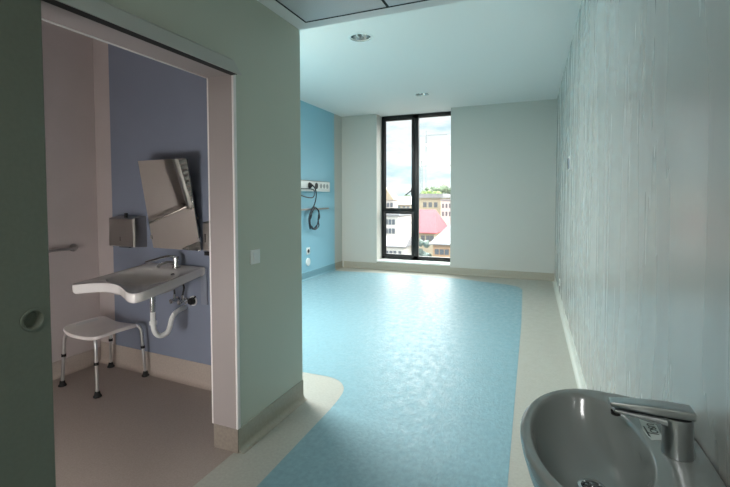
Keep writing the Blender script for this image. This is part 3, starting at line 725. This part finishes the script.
def crane(lab, px, pyt, pj, Y, x_end0, x_end1, r):
    x = X(px, Y); t = thing('tower_crane', lab, 'crane', (x, Y, GZ), 0, 'tower cranes outside the window'); zt = Z(px, pyt, Y) - GZ; zj = Z(px, pj, Y) - GZ
    m = MB()
    for a in (-r, r):
        for b in (-r, r): m.tube([(a, b, 0), (a, b, zj)], r * .22, 6)
    k = 0; z = 0
    while z < zj - 2 * r:
        m.tube([(-r, -r, z), (r, -r, z + 2 * r)], r * .15, 5); m.tube([(r, r, z), (-r, r, z + 2 * r)], r * .15, 5); z += 2 * r
    m.tube([(0, 0, zj), (0, 0, zt)], r * .4, 6); m.build('mast', 'o_crane', t)
    a, b = X(x_end0, Y) - x, X(x_end1, Y) - x
    m = MB(); m.tube([(a, 0, zj), (b, 0, zj)], r * .3, 6); m.tube([(0, 0, zj + 1.6 * r), (b, 0, zj + 1.2 * r)], r * .2, 6)
    n = 24
    for k in range(n): m.tube([(b * k / n, 0, zj), (b * (k + .5) / n, 0, zj + 1.5 * r)], r * .14, 5); m.tube([(b * (k + .5) / n, 0, zj + 1.5 * r), (b * (k + 1) / n, 0, zj)], r * .14, 5)
    m.tube([(0, 0, zt), (b * .7, 0, zj + 1.3 * r)], r * .1, 5); m.tube([(0, 0, zt), (a, 0, zj)], r * .1, 5)
    m.build('jib', 'o_crane', t)
crane('tower crane with a long level jib just right of the mullion', 421.5, 161, 167, 260, 418, 462, .5)
crane('pale tower crane high in the right pane, standing farther away', 426, 131, 136, 420, 420, 447, .5)

# ------------------------------------------------------------------ sky
w = bpy.data.worlds.new('sky'); SC.world = w; w.use_nodes = True; nt = w.node_tree
bg = nt.nodes['Background']
tc = nt.nodes.new('ShaderNodeTexCoord'); mp = nt.nodes.new('ShaderNodeMapping'); mp.inputs['Scale'].default_value = (1, 1, 3.2)
nt.links.new(tc.outputs['Generated'], mp.inputs['Vector'])
n = nt.nodes.new('ShaderNodeTexNoise'); n.inputs['Scale'].default_value = 7.5; n.inputs['Detail'].default_value = 6; n.inputs['Roughness'].default_value = .6
nt.links.new(mp.outputs['Vector'], n.inputs['Vector'])
cr = nt.nodes.new('ShaderNodeValToRGB'); cr.color_ramp.elements[0].position = .36; cr.color_ramp.elements[1].position = .53
cr.color_ramp.elements[0].color = (.55, .76, .83, 1); cr.color_ramp.elements[1].color = (.93, .97, .98, 1)
nt.links.new(n.outputs['Fac'], cr.inputs['Fac'])
# bright lobe added to the unseen upper sky to light the room
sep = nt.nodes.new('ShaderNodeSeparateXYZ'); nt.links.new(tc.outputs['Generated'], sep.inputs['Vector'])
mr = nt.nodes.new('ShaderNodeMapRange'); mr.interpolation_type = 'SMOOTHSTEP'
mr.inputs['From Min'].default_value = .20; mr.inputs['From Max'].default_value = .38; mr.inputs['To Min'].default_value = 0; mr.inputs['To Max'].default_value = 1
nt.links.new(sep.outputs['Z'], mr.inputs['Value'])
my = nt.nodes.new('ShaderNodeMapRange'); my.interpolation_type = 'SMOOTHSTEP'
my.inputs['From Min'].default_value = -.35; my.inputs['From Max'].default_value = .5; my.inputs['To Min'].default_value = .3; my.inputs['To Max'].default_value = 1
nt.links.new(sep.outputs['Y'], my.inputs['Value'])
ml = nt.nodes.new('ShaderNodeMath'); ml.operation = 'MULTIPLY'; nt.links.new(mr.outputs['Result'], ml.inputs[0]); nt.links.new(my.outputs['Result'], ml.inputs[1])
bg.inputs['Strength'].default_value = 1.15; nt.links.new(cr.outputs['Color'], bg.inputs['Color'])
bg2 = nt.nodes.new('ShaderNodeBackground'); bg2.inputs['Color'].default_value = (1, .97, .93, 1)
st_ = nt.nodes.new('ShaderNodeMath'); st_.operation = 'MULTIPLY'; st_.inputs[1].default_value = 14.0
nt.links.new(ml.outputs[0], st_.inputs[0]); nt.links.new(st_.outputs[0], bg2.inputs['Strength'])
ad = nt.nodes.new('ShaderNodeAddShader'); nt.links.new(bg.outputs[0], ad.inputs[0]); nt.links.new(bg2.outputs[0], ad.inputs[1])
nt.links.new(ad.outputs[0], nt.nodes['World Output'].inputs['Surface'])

# ------------------------------------------------------------------ camera
c, s = math.cos(CAM['roll']), math.sin(CAM['roll'])
rt2 = RT * c + UP * s; up2 = -RT * s + UP * c
cam = bpy.data.cameras.new('camera'); co = bpy.data.objects.new('camera', cam); COL.objects.link(co)
cam.sensor_width = 36; cam.lens = CAM['f'] / 730 * 36; cam.clip_start = .02; cam.clip_end = 2000
cam.shift_y = -(243.5 - CAM['py']) / 730
co.matrix_world = Matrix(((rt2.x, up2.x, -FW.x, 0), (rt2.y, up2.y, -FW.y, 0), (rt2.z, up2.z, -FW.z, CAM['z']), (0, 0, 0, 1)))
SC.camera = co
SC.view_settings.view_transform = 'Standard'; SC.view_settings.look = 'None'; SC.view_settings.gamma = 1; SC.view_settings.use_curve_mapping = False
SC.view_settings.exposure = 0.15
cy_ = SC.cycles
cy_.max_bounces = 12; cy_.diffuse_bounces = 8; cy_.glossy_bounces = 5; cy_.transparent_max_bounces = 12
cy_.sample_clamp_indirect = 6.0; cy_.caustics_reflective = False; cy_.caustics_refractive = False
